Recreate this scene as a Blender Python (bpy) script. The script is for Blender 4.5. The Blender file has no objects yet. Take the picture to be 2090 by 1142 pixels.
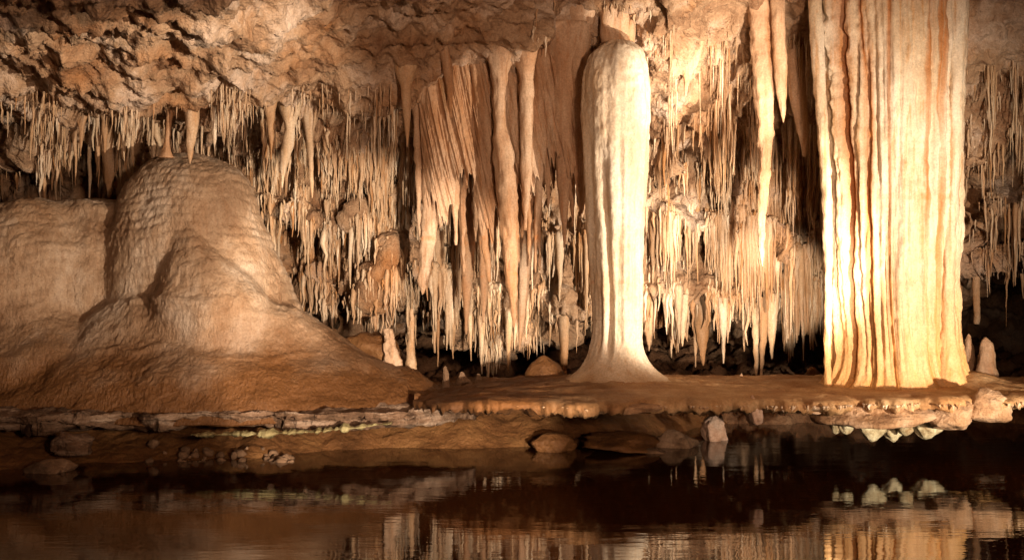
import bpy, bmesh, math, random
import numpy as np
from mathutils import Vector
from mathutils.bvhtree import BVHTree

# ------------------------------------------------------------------ camera, world, lamps
SC = bpy.context.scene
COL = SC.collection
CAM_H, FPX, YH, XC = 1.43, 2205.0, 600.0, 1045.0      # eye height over the lake, focal length in photo pixels, horizon row
cam = bpy.data.cameras.new('camera'); camo = bpy.data.objects.new('camera', cam); COL.objects.link(camo)
camo.location = (0, 0, CAM_H); camo.rotation_euler = (math.radians(90), 0, 0)
cam.sensor_width = 36.0; cam.lens = 36.0 * FPX / 2090.0; cam.shift_y = (YH - 571.0) / 2090.0
cam.clip_start = 0.05; cam.clip_end = 200.0
SC.camera = camo

W = bpy.data.worlds.new('World'); SC.world = W; W.use_nodes = True
bg = W.node_tree.nodes['Background']
bg.inputs[0].default_value = (1.0, 0.52, 0.34, 1); bg.inputs[1].default_value = 0.12

def lamp(name, loc, target, power, color, angle, blend, radius=0.04):
    L = bpy.data.lights.new(name, 'SPOT'); o = bpy.data.objects.new(name, L); COL.objects.link(o)
    o.location = loc
    o.rotation_euler = (Vector(target) - Vector(loc)).to_track_quat('-Z', 'Y').to_euler()
    L.energy = power; L.color = color; L.spot_size = math.radians(angle); L.spot_blend = blend
    L.shadow_soft_size = radius
    return o
WARM = (1.0, 0.81, 0.61)
lamp('cave_spotlight', (5.0, 4.9, 0.42), (3.50, 9.7, 1.65), 2500, WARM, 52, 0.9, 0.06)        # right shore, on the fluted column
lamp('cave_spotlight', (4.25, 6.5, 0.6), (1.45, 10.65, 2.22), 2000, WARM, 38, 0.3, 0.05)      # right shore, across to the smooth column
lamp('cave_spotlight', (1.2, 2.5, 0.60), (-1.43, 11.2, 0.88), 4600, WARM, 26, 0.35, 0.06)     # low beam under the draperies
lamp('cave_spotlight', (1.9, 2.5, 0.90), (2.35, 12.0, 1.75), 5600, WARM, 16, 0.45, 0.06)      # between the columns
lamp('cave_spotlight', (4.0, 3.2, 0.9), (-3.35, 9.75, 2.38), 4500, WARM, 27, 0.4, 0.06)       # mound and the ceiling over it
lamp('cave_spotlight', (0.6, 2.0, 0.60), (2.82, 12.0, 1.45), 5000, WARM, 8.5, 0.5, 0.05)      # past the smooth column to the foot of the back wall
lamp('cave_spotlight', (3.2, 6.0, 0.5), (1.72, 10.4, 3.80), 2700, WARM, 21, 0.5, 0.05)         # up to the white ceiling mass behind the smooth column
lamp('fill_floodlight', (2.2, -0.5, 1.9), (-0.4, 10.5, 2.9), 2000, (1.0, 0.65, 0.43), 75, 1.0, 0.30)   # wide fill lamp added near the camera to lift ceiling and shadows

SC.view_settings.view_transform = 'Standard'; SC.view_settings.look = 'None'
SC.view_settings.exposure = 0.0; SC.view_settings.gamma = 1.0
SC.render.engine = 'CYCLES'
SC.cycles.max_bounces = 4; SC.cycles.diffuse_bounces = 2; SC.cycles.glossy_bounces = 2
SC.cycles.use_denoising = True; SC.cycles.adaptive_threshold = 0.03

# ------------------------------------------------------------------ helpers
rng = np.random.default_rng(7)
def P(px, py, d):
    return np.array([(px - XC) * d / FPX, d, CAM_H - (py - YH) * d / FPX])
def PX(px, d): return (px - XC) * d / FPX
def PZ(py, d): return CAM_H - (py - YH) * d / FPX
def to_px(p):
    p = np.asarray(p); return p[..., 0] * FPX / p[..., 1] + XC, YH - (p[..., 2] - CAM_H) * FPX / p[..., 1]

_perm = np.random.default_rng(3).permutation(512).astype(np.int64)
_grad = np.random.default_rng(4).normal(size=(512, 3)); _grad /= np.linalg.norm(_grad, axis=1)[:, None]
def perlin(p):
    p = np.asarray(p, dtype=np.float64)
    i = np.floor(p).astype(np.int64); f = p - i
    u = f * f * f * (f * (f * 6 - 15) + 10)
    out = np.zeros(p.shape[:-1])
    for dx in (0, 1):
        wx = u[..., 0] if dx else 1 - u[..., 0]
        hx = _perm[(i[..., 0] + dx) & 511]
        for dy in (0, 1):
            wy = u[..., 1] if dy else 1 - u[..., 1]
            hy = _perm[(hx + i[..., 1] + dy) & 511]
            for dz in (0, 1):
                wz = u[..., 2] if dz else 1 - u[..., 2]
                g = _grad[_perm[(hy + i[..., 2] + dz) & 511]]
                out += wx * wy * wz * (g[..., 0] * (f[..., 0] - dx) + g[..., 1] * (f[..., 1] - dy) + g[..., 2] * (f[..., 2] - dz))
    return out * 1.6
def fbm(p, octv=4, gain=0.5, lac=2.03):
    a, s, q = 1.0, 0.0, np.asarray(p, dtype=np.float64)
    for _ in range(octv):
        s = s + a * perlin(q); a *= gain; q = q * lac + 17.3
    return s
def ridged(p, octv=4, gain=0.5):
    a, s, q = 1.0, 0.0, np.asarray(p, dtype=np.float64)
    for _ in range(octv):
        s = s + a * (1 - 2 * np.abs(perlin(q))); a *= gain; q = q * 2.03 + 11.1
    return s
def n1(x, seed=0.0):
    x = np.asarray(x, dtype=np.float64)
    return perlin(np.stack([x, np.full_like(x, seed * 7.31 + .37), np.full_like(x, seed * 3.17 + .71)], -1))

def tag(o, label=None, cat=None, group=None, kind=None):
    if label: o['label'] = label
    if cat: o['category'] = cat
    if group: o['group'] = group
    if kind: o['kind'] = kind
    return o
def empty(name, loc, label=None, cat=None, group=None):
    o = bpy.data.objects.new(name, None); COL.objects.link(o); o.location = loc; o.empty_display_size = .1
    return tag(o, label, cat, group)
def mesh_obj(name, V, F, mat, parent=None, smooth=True, tint=None):
    """V world-space points; F (n,3) or (n,4) array, or a list of such arrays."""
    V = np.asarray(V, dtype=np.float32)
    Fs = F if isinstance(F, list) else [F]
    Fs = [np.asarray(f, dtype=np.int32) for f in Fs if len(f)]
    origin = np.array([V[:, 0].mean(), V[:, 1].mean(), V[:, 2].min()], dtype=np.float32)
    if parent is not None: origin = np.array(parent.location, dtype=np.float32)
    me = bpy.data.meshes.new(name)
    me.vertices.add(len(V)); me.vertices.foreach_set('co', (V - origin).ravel())
    nl = sum(f.size for f in Fs); npoly = sum(len(f) for f in Fs)
    me.loops.add(nl); me.loops.foreach_set('vertex_index', np.concatenate([f.ravel() for f in Fs]))
    me.polygons.add(npoly)
    tot = np.concatenate([np.full(len(f), f.shape[1], dtype=np.int32) for f in Fs])
    me.polygons.foreach_set('loop_start', np.concatenate([[0], np.cumsum(tot)[:-1]]).astype(np.int32))
    me.polygons.foreach_set('loop_total', tot)
    me.update(calc_edges=True); me.validate()
    me.polygons.foreach_set('use_smooth', np.full(len(me.polygons), smooth))
    if tint is not None:
        at = me.attributes.new('tint', 'FLOAT', 'POINT'); at.data.foreach_set('value', np.asarray(tint, dtype=np.float32))
    me.materials.append(mat)
    o = bpy.data.objects.new(name, me); COL.objects.link(o)
    if parent is None: o.location = origin
    else: o.parent = parent
    return o
def grid_faces(nr, nc, wrap=False, off=0):
    r = np.arange(nr - 1)[:, None]; c = np.arange(nc if wrap else nc - 1)[None, :]
    a = r * nc + c; b = r * nc + (c + 1) % nc
    return np.stack([a, b, b + nc, a + nc], -1).reshape(-1, 4) + off
def grid_normals(G):
    du = np.gradient(G, axis=1); dv = np.gradient(G, axis=0)
    n = np.cross(du, dv); return n / (np.linalg.norm(n, axis=-1, keepdims=True) + 1e-9)
def tube(rings, cap=True):
    """rings (nr,nc,3) closed round -> V,F with end caps"""
    nr, nc = rings.shape[:2]
    V = rings.reshape(-1, 3); F = [grid_faces(nr, nc, True)]
    if cap:
        V = np.concatenate([V, rings[0].mean(0)[None], rings[-1].mean(0)[None]])
        k = np.arange(nc); k2 = (k + 1) % nc
        F.append(np.stack([k2, k, np.full(nc, nr * nc)], -1))
        F.append(np.stack([(nr - 1) * nc + k, (nr - 1) * nc + k2, np.full(nc, nr * nc + 1)], -1))
    return V, F
def outline(rows, d, nseg, nside, depth=0.8, lump=0.06, lumpf=5.0, flute=0.0, flutef=9, seed=0.0, fine=0.0):
    """A hanging or standing form from measured rows (row, left, right) at distance d, with its own depth."""
    rows = sorted(rows); y = np.array([r[0] for r in rows], float)
    yy = np.linspace(y[0], y[-1], nseg)
    def ip(v):                                   # smooth monotone-ish interpolation
        lin = np.interp(yy, y, v); k = max(1, nseg // (len(rows) * 3)); ker = np.ones(2 * k + 1) / (2 * k + 1)
        pad = np.concatenate([np.full(k, lin[0]), lin, np.full(k, lin[-1])]); sm = np.convolve(pad, ker, 'valid')
        sm[0], sm[-1] = lin[0], lin[-1]; return sm
    L = ip([r[1] for r in rows]); R = ip([r[2] for r in rows])
    cx = PX((L + R) / 2, d); hw = np.maximum((R - L) / 2 * d / FPX, 0.002); z = PZ(yy, d)
    th = np.linspace(0, 2 * np.pi, nside, endpoint=False)
    c, s = np.cos(th), np.sin(th)
    q = np.stack(np.broadcast_arrays(c[None, :] * 1.0 + seed, s[None, :] * 1.0 + seed * 2, z[:, None] * lumpf * 0.35), -1)
    m = 1 + lump * fbm(q * 1.7, 3)
    if flute:
        ph = 2.0 * perlin(np.stack([z * 0.9, z * 0 + seed, z * 0 + 3.3], -1))
        m = m + flute * (np.abs(np.sin((th[None, :] * flutef + ph[:, None] + 1.5 * np.sin(th * 2 + seed)[None, :]) / 2)) - 0.5)
    X = cx[:, None] + hw[:, None] * c[None, :] * m
    Y = d + hw[:, None] * depth * s[None, :] * m
    Z = np.broadcast_to(z[:, None], X.shape)
    G = np.stack([X, Y, Z], -1)
    if fine:
        nrm = np.stack([np.broadcast_to(c, X.shape), np.broadcast_to(s, X.shape), np.zeros_like(X)], -1)
        G = G + nrm * (fine * fbm(G * np.array([16, 16, 9.0]), 3))[..., None]
    return G
def remesh(V, F, voxel, smooth=6):
    me = bpy.data.meshes.new('tmp'); me.from_pydata([tuple(v) for v in V], [], [tuple(int(i) for i in f) for f in F])
    o = bpy.data.objects.new('tmp', me); COL.objects.link(o)
    m = o.modifiers.new('r', 'REMESH'); m.mode = 'VOXEL'; m.voxel_size = voxel
    s = o.modifiers.new('s', 'SMOOTH'); s.factor = 0.5; s.iterations = smooth
    dg = bpy.context.evaluated_depsgraph_get(); ev = o.evaluated_get(dg); m2 = ev.to_mesh()
    v = np.empty(len(m2.vertices) * 3, np.float32); m2.vertices.foreach_get('co', v)
    nn = np.empty(len(m2.vertices) * 3, np.float32); m2.vertices.foreach_get('normal', nn)
    li = np.empty(len(m2.loops), np.int32); m2.loops.foreach_get('vertex_index', li)
    lt = np.empty(len(m2.polygons), np.int32); m2.polygons.foreach_get('loop_total', lt)
    ls = np.empty(len(m2.polygons), np.int32); m2.polygons.foreach_get('loop_start', ls)
    quads = li[ls[lt == 4][:, None] + np.arange(4)]; tris = li[ls[lt == 3][:, None] + np.arange(3)] if (lt == 3).any() else np.zeros((0, 3), int)
    ev.to_mesh_clear(); bpy.data.objects.remove(o); bpy.data.meshes.remove(me)
    return v.reshape(-1, 3).astype(np.float64), nn.reshape(-1, 3).astype(np.float64), [quads, tris]
def join(parts):
    Vs, Fs, o = [], [], 0
    for V, F in parts:
        Vs.append(V)
        for f in (F if isinstance(F, list) else [F]):
            Fs += [tuple(int(i) + o for i in r) for r in f]
        o += len(V)
    return np.concatenate(Vs), Fs

# ------------------------------------------------------------------ materials
def stone(name, c_dark, c_mid, c_light, scale=2.0, stretch=1.0, bump=0.02, bscale=30.0, rough=0.75, streak=0.0, streak_col=None,
          obj_var=0.0, tint_col=None, low_col=None, low_z=(0, 1), spec=0.3, bands=None, bstretch=1.0, crack=0.0, rust=0.0):
    m = bpy.data.materials.new(name); m.use_nodes = True; nt = m.node_tree; N = nt.nodes; L = nt.links
    b = N['Principled BSDF']; b.inputs['Roughness'].default_value = rough; b.inputs['Specular IOR Level'].default_value = spec
    geo = N.new('ShaderNodeNewGeometry')
    def mapping(sx, sy, sz):
        k = N.new('ShaderNodeMapping'); k.inputs['Scale'].default_value = (sx, sy, sz); L.new(geo.outputs['Position'], k.inputs['Vector']); return k
    def noise(mp, sc, det=6, ro=0.6):
        k = N.new('ShaderNodeTexNoise'); k.inputs['Scale'].default_value = sc; k.inputs['Detail'].default_value = det; k.inputs['Roughness'].default_value = ro
        L.new(mp.outputs[0], k.inputs['Vector']); return k
    def mix(fac, a, c, mode='MIX'):
        k = N.new('ShaderNodeMix'); k.data_type = 'RGBA'; k.blend_type = mode
        if isinstance(fac, (int, float)): k.inputs['Factor'].default_value = fac
        else: L.new(fac, k.inputs['Factor'])
        for sock, v in ((k.inputs[6], a), (k.inputs[7], c)):
            if isinstance(v, tuple): sock.default_value = (*v, 1)
            else: L.new(v, sock)
        return k.outputs[2]
    def mr(val, a, c, d=0.0, e=1.0):
        k = N.new('ShaderNodeMapRange'); k.inputs[1].default_value = a; k.inputs[2].default_value = c; k.inputs[3].default_value = d; k.inputs[4].default_value = e
        L.new(val, k.inputs[0]); return k.outputs[0]
    def math_(op, a, c):
        k = N.new('ShaderNodeMath'); k.operation = op
        for s, v in ((k.inputs[0], a), (k.inputs[1], c)):
            if isinstance(v, (int, float)): s.default_value = v
            else: L.new(v, s)
        return k.outputs[0]
    mp = mapping(1, 1, stretch)
    a = noise(mp, scale, 5, 0.65)
    r = N.new('ShaderNodeValToRGB'); r.color_ramp.elements[0].position = 0.33; r.color_ramp.elements[1].position = 0.66
    r.color_ramp.elements[0].color = (*c_dark, 1); r.color_ramp.elements[1].color = (*c_light, 1)
    e = r.color_ramp.elements.new(0.5); e.color = (*c_mid, 1)
    L.new(a.outputs['Fac'], r.inputs[0]); colr = r.outputs[0]
    if streak:
        st = noise(mapping(1, 1, 0.045), 22.0, 4, 0.55)
        colr = mix(math_('MULTIPLY', mr(st.outputs['Fac'], 0.52, 0.68), streak), colr, streak_col)
    if tint_col:
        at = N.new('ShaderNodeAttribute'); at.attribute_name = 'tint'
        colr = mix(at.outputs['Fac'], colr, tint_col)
    if obj_var:
        oi = N.new('ShaderNodeObjectInfo')
        colr = mix(mr(oi.outputs['Random'], 0, 1, 0, obj_var), colr, (0.36, 0.19, 0.085))
    if bands:
        sep = N.new('ShaderNodeSeparateXYZ'); L.new(geo.outputs['Position'], sep.inputs[0])
        wob = noise(mapping(1, 1, 0.3), 6.0, 3)
        zz = math_('ADD', sep.outputs['Z'], mr(wob.outputs['Fac'], 0, 1, -0.03, 0.03))
        br = noise(mapping(1, 1, 0.2), 9.0, 2)
        for (z0, w_, amt) in bands:
            dz = math_('ABSOLUTE', math_('SUBTRACT', zz, z0), 0)
            f = math_('MULTIPLY', mr(dz, w_, w_ * 0.4), math_('MULTIPLY', mr(br.outputs['Fac'], 0.47, 0.66), amt))
            colr = mix(f, colr, (0.62, 0.22, 0.05))
    if rust:
        ru = noise(mapping(1, 1, 0.45), 1.1, 5, 0.7)
        colr = mix(math_('MULTIPLY', mr(ru.outputs['Fac'], 0.50, 0.66), rust), colr, (0.46, 0.20, 0.06))
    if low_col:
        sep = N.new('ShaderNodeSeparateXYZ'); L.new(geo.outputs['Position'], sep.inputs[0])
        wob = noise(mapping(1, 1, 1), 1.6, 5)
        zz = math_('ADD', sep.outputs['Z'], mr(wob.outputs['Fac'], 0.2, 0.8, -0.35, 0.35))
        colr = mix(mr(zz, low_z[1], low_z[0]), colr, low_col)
    fine = noise(mapping(1, 1, 1), 55.0, 2, 0.7)
    colr = mix(0.55, colr, mix(mr(fine.outputs['Fac'], 0.3, 0.7), (0.55, 0.5, 0.45), (1.15, 1.12, 1.1)), 'MULTIPLY')
    L.new(colr, b.inputs['Base Color'])
    bn = noise(mapping(1, 1, bstretch), bscale, 4, 0.68)
    h = bn.outputs['Fac']
    if crack:
        vo = N.new('ShaderNodeTexVoronoi'); vo.feature = 'DISTANCE_TO_EDGE'; vo.inputs['Scale'].default_value = 5.0
        wn = noise(mapping(1, 1, 1), 4.0, 4)
        add = N.new('ShaderNodeVectorMath'); add.operation = 'MULTIPLY_ADD'
        L.new(wn.outputs['Color'], add.inputs[0]); add.inputs[1].default_value = (0.45, 0.45, 0.45); L.new(geo.outputs['Position'], add.inputs[2])
        L.new(add.outputs[0], vo.inputs['Vector'])
        h = math_('ADD', h, math_('MULTIPLY', mr(vo.outputs['Distance'], 0.0, 0.06), crack))
    bp = N.new('ShaderNodeBump'); bp.inputs['Strength'].default_value = 0.9; bp.inputs['Distance'].default_value = bump
    L.new(h, bp.inputs['Height']); L.new(bp.outputs[0], b.inputs['Normal'])
    return m

M_CEIL = stone('ceiling_limestone', (0.22, 0.11, 0.055), (0.44, 0.29, 0.18), (0.64, 0.51, 0.41), 1.5, 1.0, 0.06, 14, 0.85, rust=0.45)
M_WALL = stone('dark_limestone', (0.13, 0.065, 0.032), (0.24, 0.13, 0.07), (0.36, 0.22, 0.13), 2.5, 1.0, 0.05, 14, 0.9)
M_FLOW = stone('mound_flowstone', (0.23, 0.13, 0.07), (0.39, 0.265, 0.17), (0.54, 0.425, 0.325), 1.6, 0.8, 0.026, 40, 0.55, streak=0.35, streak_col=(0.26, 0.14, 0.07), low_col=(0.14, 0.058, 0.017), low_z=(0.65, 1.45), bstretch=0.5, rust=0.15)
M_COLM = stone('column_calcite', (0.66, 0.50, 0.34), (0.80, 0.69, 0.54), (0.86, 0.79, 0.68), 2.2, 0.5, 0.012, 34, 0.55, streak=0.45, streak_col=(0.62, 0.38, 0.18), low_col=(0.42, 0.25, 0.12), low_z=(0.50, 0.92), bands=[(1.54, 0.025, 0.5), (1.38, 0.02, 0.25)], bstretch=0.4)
M_RIB = stone('fluted_calcite', (0.64, 0.46, 0.28), (0.78, 0.64, 0.46), (0.86, 0.77, 0.63), 2.4, 0.3, 0.014, 26, 0.55, low_col=(0.74, 0.40, 0.13), low_z=(0.3, 2.3), streak=0.6, streak_col=(0.60, 0.28, 0.07), tint_col=(0.50, 0.17, 0.025), bands=[(2.31, 0.035, 0.35), (1.53, 0.05, 0.4)], bstretch=0.35, rust=0.35)
M_DRAPE = stone('drapery_calcite', (0.36, 0.20, 0.11), (0.56, 0.38, 0.25), (0.70, 0.54, 0.40), 2.6, 0.3, 0.016, 24, 0.65, streak=0.6, streak_col=(0.42, 0.19, 0.075), obj_var=0.25, bands=[(1.97, 0.03, 0.5), (1.62, 0.02, 0.3)], bstretch=0.35, rust=0.55)
M_STAL = stone('stalactite_calcite', (0.50, 0.33, 0.19), (0.68, 0.53, 0.37), (0.80, 0.70, 0.56), 3.0, 0.3, 0.010, 30, 0.6, streak=0.5, streak_col=(0.52, 0.26, 0.08), obj_var=0.8, bstretch=0.4, rust=0.50)
M_STRAW = stone('straw_calcite', (0.50, 0.33, 0.19), (0.68, 0.53, 0.37), (0.80, 0.69, 0.55), 3.0, 0.4, 0.004, 40, 0.6, tint_col=(0.42, 0.21, 0.08), rust=0.55)
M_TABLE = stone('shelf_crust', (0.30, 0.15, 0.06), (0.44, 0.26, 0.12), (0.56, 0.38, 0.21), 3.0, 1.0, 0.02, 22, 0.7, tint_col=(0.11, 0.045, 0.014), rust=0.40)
M_UNDER = stone('shelf_underside', (0.20, 0.10, 0.05), (0.40, 0.24, 0.13), (0.55, 0.38, 0.25), 3.5, 1.0, 0.04, 16, 0.85)
M_MUD = stone('mud_bank', (0.09, 0.038, 0.012), (0.17, 0.076, 0.026), (0.24, 0.12, 0.044), 2.4, 1.0, 0.03, 20, 0.6)
M_LEDGE = stone('grey_ledge_rock', (0.085, 0.045, 0.024), (0.17, 0.10, 0.06), (0.36, 0.26, 0.19), 2.2, 6.0, 0.05, 14, 0.8)
M_PALE = stone('pale_yellow_calcite', (0.16, 0.12, 0.05), (0.30, 0.25, 0.12), (0.42, 0.38, 0.20), 4.0, 1.0, 0.02, 20, 0.7)
M_CRYS = stone('pool_calcite', (0.24, 0.15, 0.07), (0.52, 0.46, 0.29), (0.70, 0.66, 0.46), 8.0, 1.0, 0.02, 24, 0.5)
M_ROCK = stone('loose_rock', (0.10, 0.06, 0.035), (0.20, 0.12, 0.07), (0.30, 0.2, 0.13), 4.0, 1.0, 0.03, 16, 0.85)
M_PINK = stone('pinkish_calcite', (0.44, 0.26, 0.17), (0.56, 0.38, 0.28), (0.66, 0.50, 0.40), 5.0, 1.0, 0.02, 20, 0.7)

def water_mat():
    m = bpy.data.materials.new('lake_water'); m.use_nodes = True; N = m.node_tree.nodes; L = m.node_tree.links
    b = N['Principled BSDF']; b.inputs['Base Color'].default_value = (0.030, 0.009, 0.0025, 1)
    b.inputs['Roughness'].default_value = 0.012; b.inputs['IOR'].default_value = 1.333
    g = N.new('ShaderNodeNewGeometry')
    def nz(sx, sy, sc, det):
        mp = N.new('ShaderNodeMapping'); mp.inputs['Scale'].default_value = (sx, sy, 1); L.new(g.outputs['Position'], mp.inputs[0])
        k = N.new('ShaderNodeTexNoise'); k.inputs['Scale'].default_value = sc; k.inputs['Detail'].default_value = det; L.new(mp.outputs[0], k.inputs['Vector']); return k
    a = nz(0.5, 1.6, 2.2, 3); c = nz(0.6, 2.0, 13.0, 2)
    ad = N.new('ShaderNodeMath'); ad.operation = 'MULTIPLY_ADD'; L.new(c.outputs['Fac'], ad.inputs[0]); ad.inputs[1].default_value = 0.22; L.new(a.outputs['Fac'], ad.inputs[2])
    bp = N.new('ShaderNodeBump'); bp.inputs['Strength'].default_value = 0.2; bp.inputs['Distance'].default_value = 0.012
    L.new(ad.outputs[0], bp.inputs['Height']); L.new(bp.outputs[0], b.inputs['Normal'])
    return m
M_WATER = water_mat()

# ------------------------------------------------------------------ the cave: ceiling and terraced back wall as one sheet
PL = [(2.5, 3.75), (6.3, 3.45), (8.5, 3.28), (10.1, 3.16), (10.7, 3.34), (11.5, 3.3), (12.2, 3.2), (12.6, 3.05), (12.7, 2.9), (13.2, 2.8), (13.5, 2.2), (13.6, 1.8), (13.8, 1.5), (14, 1.2), (15, 1.0), (16, .8), (16.5, -.6)]
PM = [(2.5, 5.0), (7.0, 4.75), (9.6, 4.3), (10.6, 3.75), (11.5, 3.15), (11.9, 2.85), (12.35, 2.8), (12.4, 2.45), (12.15, 2.15), (12.6, 2.1), (12.65, 1.75), (12.4, 1.42), (13.1, 1.45), (13.4, 1.15), (15.5, 1.3), (17.5, .9), (18.2, -.6)]
PR = [(2.5, 5.0), (7.0, 4.75), (9.8, 4.35), (10.5, 3.6), (11.0, 3.15), (11.3, 2.85), (12.0, 2.95), (12.0, 2.6), (11.8, 2.35), (12.5, 2.4), (12.5, 2.0), (12.1, 1.72), (13.0, 1.8), (13.6, 1.6), (15.5, 1.6), (17.5, 1.2), (18.2, -.6)]
PC = [(2.5, 4.4), (6.8, 4.1), (9.0, 3.75), (10.3, 3.4), (11.3, 3.05)] + PM[5:]
KPX = [-420, 470, 660, 900, 1110, 1850, 1990, 2520]; KPR = np.array([PL, PL, PC, PC, PM, PM, PR, PR])
NPX, NT = 880, 460
pxs = np.linspace(-420, 2520, NPX)
ctrl = np.empty((NPX, len(PM), 2))
for k in range(len(PM)):
    for j in range(2):
        v = np.interp(pxs, KPX, KPR[:, k, j])
        v = np.convolve(np.pad(v, 28, mode='edge'), np.ones(57) / 57, 'valid')
        ctrl[:, k, j] = v
    if 5 <= k <= 13:
        sgn = 1.0
        ctrl[:, k, 1] += 0.40 * n1(pxs / 170, 1 + (k // 3)) + 0.32 * n1(pxs / 60, 5 + (k // 3))
        ctrl[:, k, 0] += 0.34 * n1(pxs / 150, 20 + k // 3) + 0.16 * n1(pxs / 50, 30 + k)
# pillowy bulges measured on the wall (a rounded lump left of the draperies, a white mass right of the smooth column)
def bump_ctrl(px0, w, ks, dd, dz=0.0):
    g = np.exp(-((pxs - px0) / w) ** 2)
    for k in ks: ctrl[:, k, 0] -= g * dd; ctrl[:, k, 1] += g * dz
bump_ctrl(810, 70, (9, 10, 11), 0.5, 0.05)
bump_ctrl(1010, 140, (12, 13), 0.5, -0.28); bump_ctrl(1010, 140, (11,), 0.1, -0.15)
bump_ctrl(1365, 75, (2, 3), 0.6, -0.05)
bump_ctrl(1060, 110, (3, 4, 5), 0.5, 0.1)
# sample rows: weight each control span by its length
seg = np.array([2.0, 2.0, 2.2, 1.6, 1.3, .8, .8, .8, .8, .9, .8, .9, .9, .9, 1.6, 1.2, 1.0])[:len(PM) - 1]
tk = np.concatenate([[0], np.cumsum(seg)]); tt = np.linspace(0, tk[-1], NT)
ki = np.clip(np.searchsorted(tk, tt, 'right') - 1, 0, len(PM) - 2); f = (tt - tk[ki]) / seg[ki]
KI = ki + f
def cat(c0, c1, c2, c3, f):
    f = f[None, :, None]; tau = 0.4
    m1 = (c2 - c0) * tau; m2 = (c3 - c1) * tau
    return (2 * f**3 - 3 * f**2 + 1) * c1 + (f**3 - 2 * f**2 + f) * m1 + (-2 * f**3 + 3 * f**2) * c2 + (f**3 - f**2) * m2
g_ = lambda i: ctrl[:, np.clip(i, 0, len(PM) - 1), :]
PR2 = cat(g_(ki - 1), g_(ki), g_(ki + 1), g_(ki + 2), f)
G = np.stack([PX(pxs[:, None], PR2[..., 0]), PR2[..., 0], PR2[..., 1]], -1)
nrm = grid_normals(G)
flip = np.sign((nrm * (np.array([0, 5.0, 1.2]) - G)).sum(-1))[..., None]; flip[flip == 0] = 1
nrm *= flip
left = np.clip((620 - pxs) / 150, 0, 1)[:, None]
stri = G @ np.array([[0.9, 0.2, 0.1], [-0.5, 0.25, 0.1], [0, 0, 1.0]])
dsp = (0.20 * fbm(G * 0.9, 3) + 0.085 * ridged(G * 2.3 + 5, 4) + 0.05 * fbm(G * 6, 4)
       + left * (0.05 * ridged(stri * np.array([2.6, 3.6, 1.5]) + 9, 3) + 0.02 * ridged(stri * np.array([7.0, 9.0, 5.0]) + 2, 2)) + 0.03 * np.abs(fbm(G * 13, 2)))
wallk = np.clip((KI - 3.6) / .8, 0, 1) * np.clip((13.6 - KI) / .6, 0, 1) * 1.0
pv = np.stack(np.broadcast_arrays(pxs[:, None] / 13.0, G[..., 2] * 0.8, G[..., 1] * .3), -1)
flut = ridged(pv, 2) * np.clip(.6 + fbm(G * 1.5 + 8, 2), 0, 1.3)
dsp = dsp + wallk[None, :] * 0.055 * flut
G = G + nrm * (dsp - 0.18)[..., None]
CE = G.copy()
nr2 = grid_normals(G); nr2 *= np.sign((nr2 * nrm).sum(-1))[..., None]; CEN = nr2[..., 2].ravel()
ceil_faces = grid_faces(NPX, NT)
# the rock of the overhead part is pale, the deep back is darker rock
ceil = mesh_obj('cave_ceiling', G.reshape(-1, 3), ceil_faces, M_CEIL)
tag(ceil, 'rough cream limestone ceiling stepping down into terraced back wall', None, None, 'structure')
BVH = BVHTree.FromPolygons([tuple(v) for v in G.reshape(-1, 3)], [tuple(int(i) for i in q) for q in ceil_faces])
def ceiling_above(x, y, z):
    h = BVH.ray_cast(Vector((x, y, z)), Vector((0, 0, 1)), 5.0)
    return h[0].z if h[0] is not None else None

# side walls and rear so the lake stays in a closed chamber beyond the frame edges
def side_wall(name, x0, label):
    ys = np.linspace(1.0, 19, 120); zs = np.linspace(-0.6, 5.0, 60)
    Y, Z = np.meshgrid(ys, zs, indexing='ij')
    X = np.full_like(Y, x0) + np.sign(x0) * 0.0
    Gw = np.stack([X, Y, Z], -1); Gw[..., 0] += 0.7 * fbm(Gw * 0.5, 4) + 0.1 * ridged(Gw * 2, 3)
    o = mesh_obj(name, Gw.reshape(-1, 3), grid_faces(120, 60), M_WALL); tag(o, label, None, None, 'structure')
side_wall('cave_wall_left', -8.4, 'rough brown limestone wall closing the chamber at left')
side_wall('cave_wall_right', 8.6, 'rough brown limestone wall closing the chamber at right')

# water and the rough floor behind the shelf
gx = np.array([[-12, -1, 0], [12, -1, 0], [12, 22, 0], [-12, 22, 0]], float)
lake = mesh_obj('lake', gx, np.array([[0, 1, 2, 3]]), M_WATER); tag(lake, 'still dark brown lake mirroring the columns', None, None, 'structure')

xs = np.linspace(-3.2, 7.5, 300); ys = np.linspace(11.2, 18.0, 170)
X, Y = np.meshgrid(xs, ys, indexing='ij')
pr = np.stack([X, Y, np.zeros_like(X)], -1)
Z = -0.35 + np.clip((Y - 11.2) / 2.0, 0, 1) * 0.45 + np.clip((Y - 14) / 3.0, 0, 1) * 0.35 + 0.16 * fbm(pr * 1.1, 3) + 0.17 * ridged(pr * 1.9 + 3, 4) * np.clip((Y - 11.2), 0, 1)
fl = mesh_obj('cave_floor', np.stack([X, Y, Z], -1).reshape(-1, 3), grid_faces(300, 170), M_WALL); tag(fl, 'dark rubbly cave floor behind the shelf', None, None, 'structure')

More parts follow.
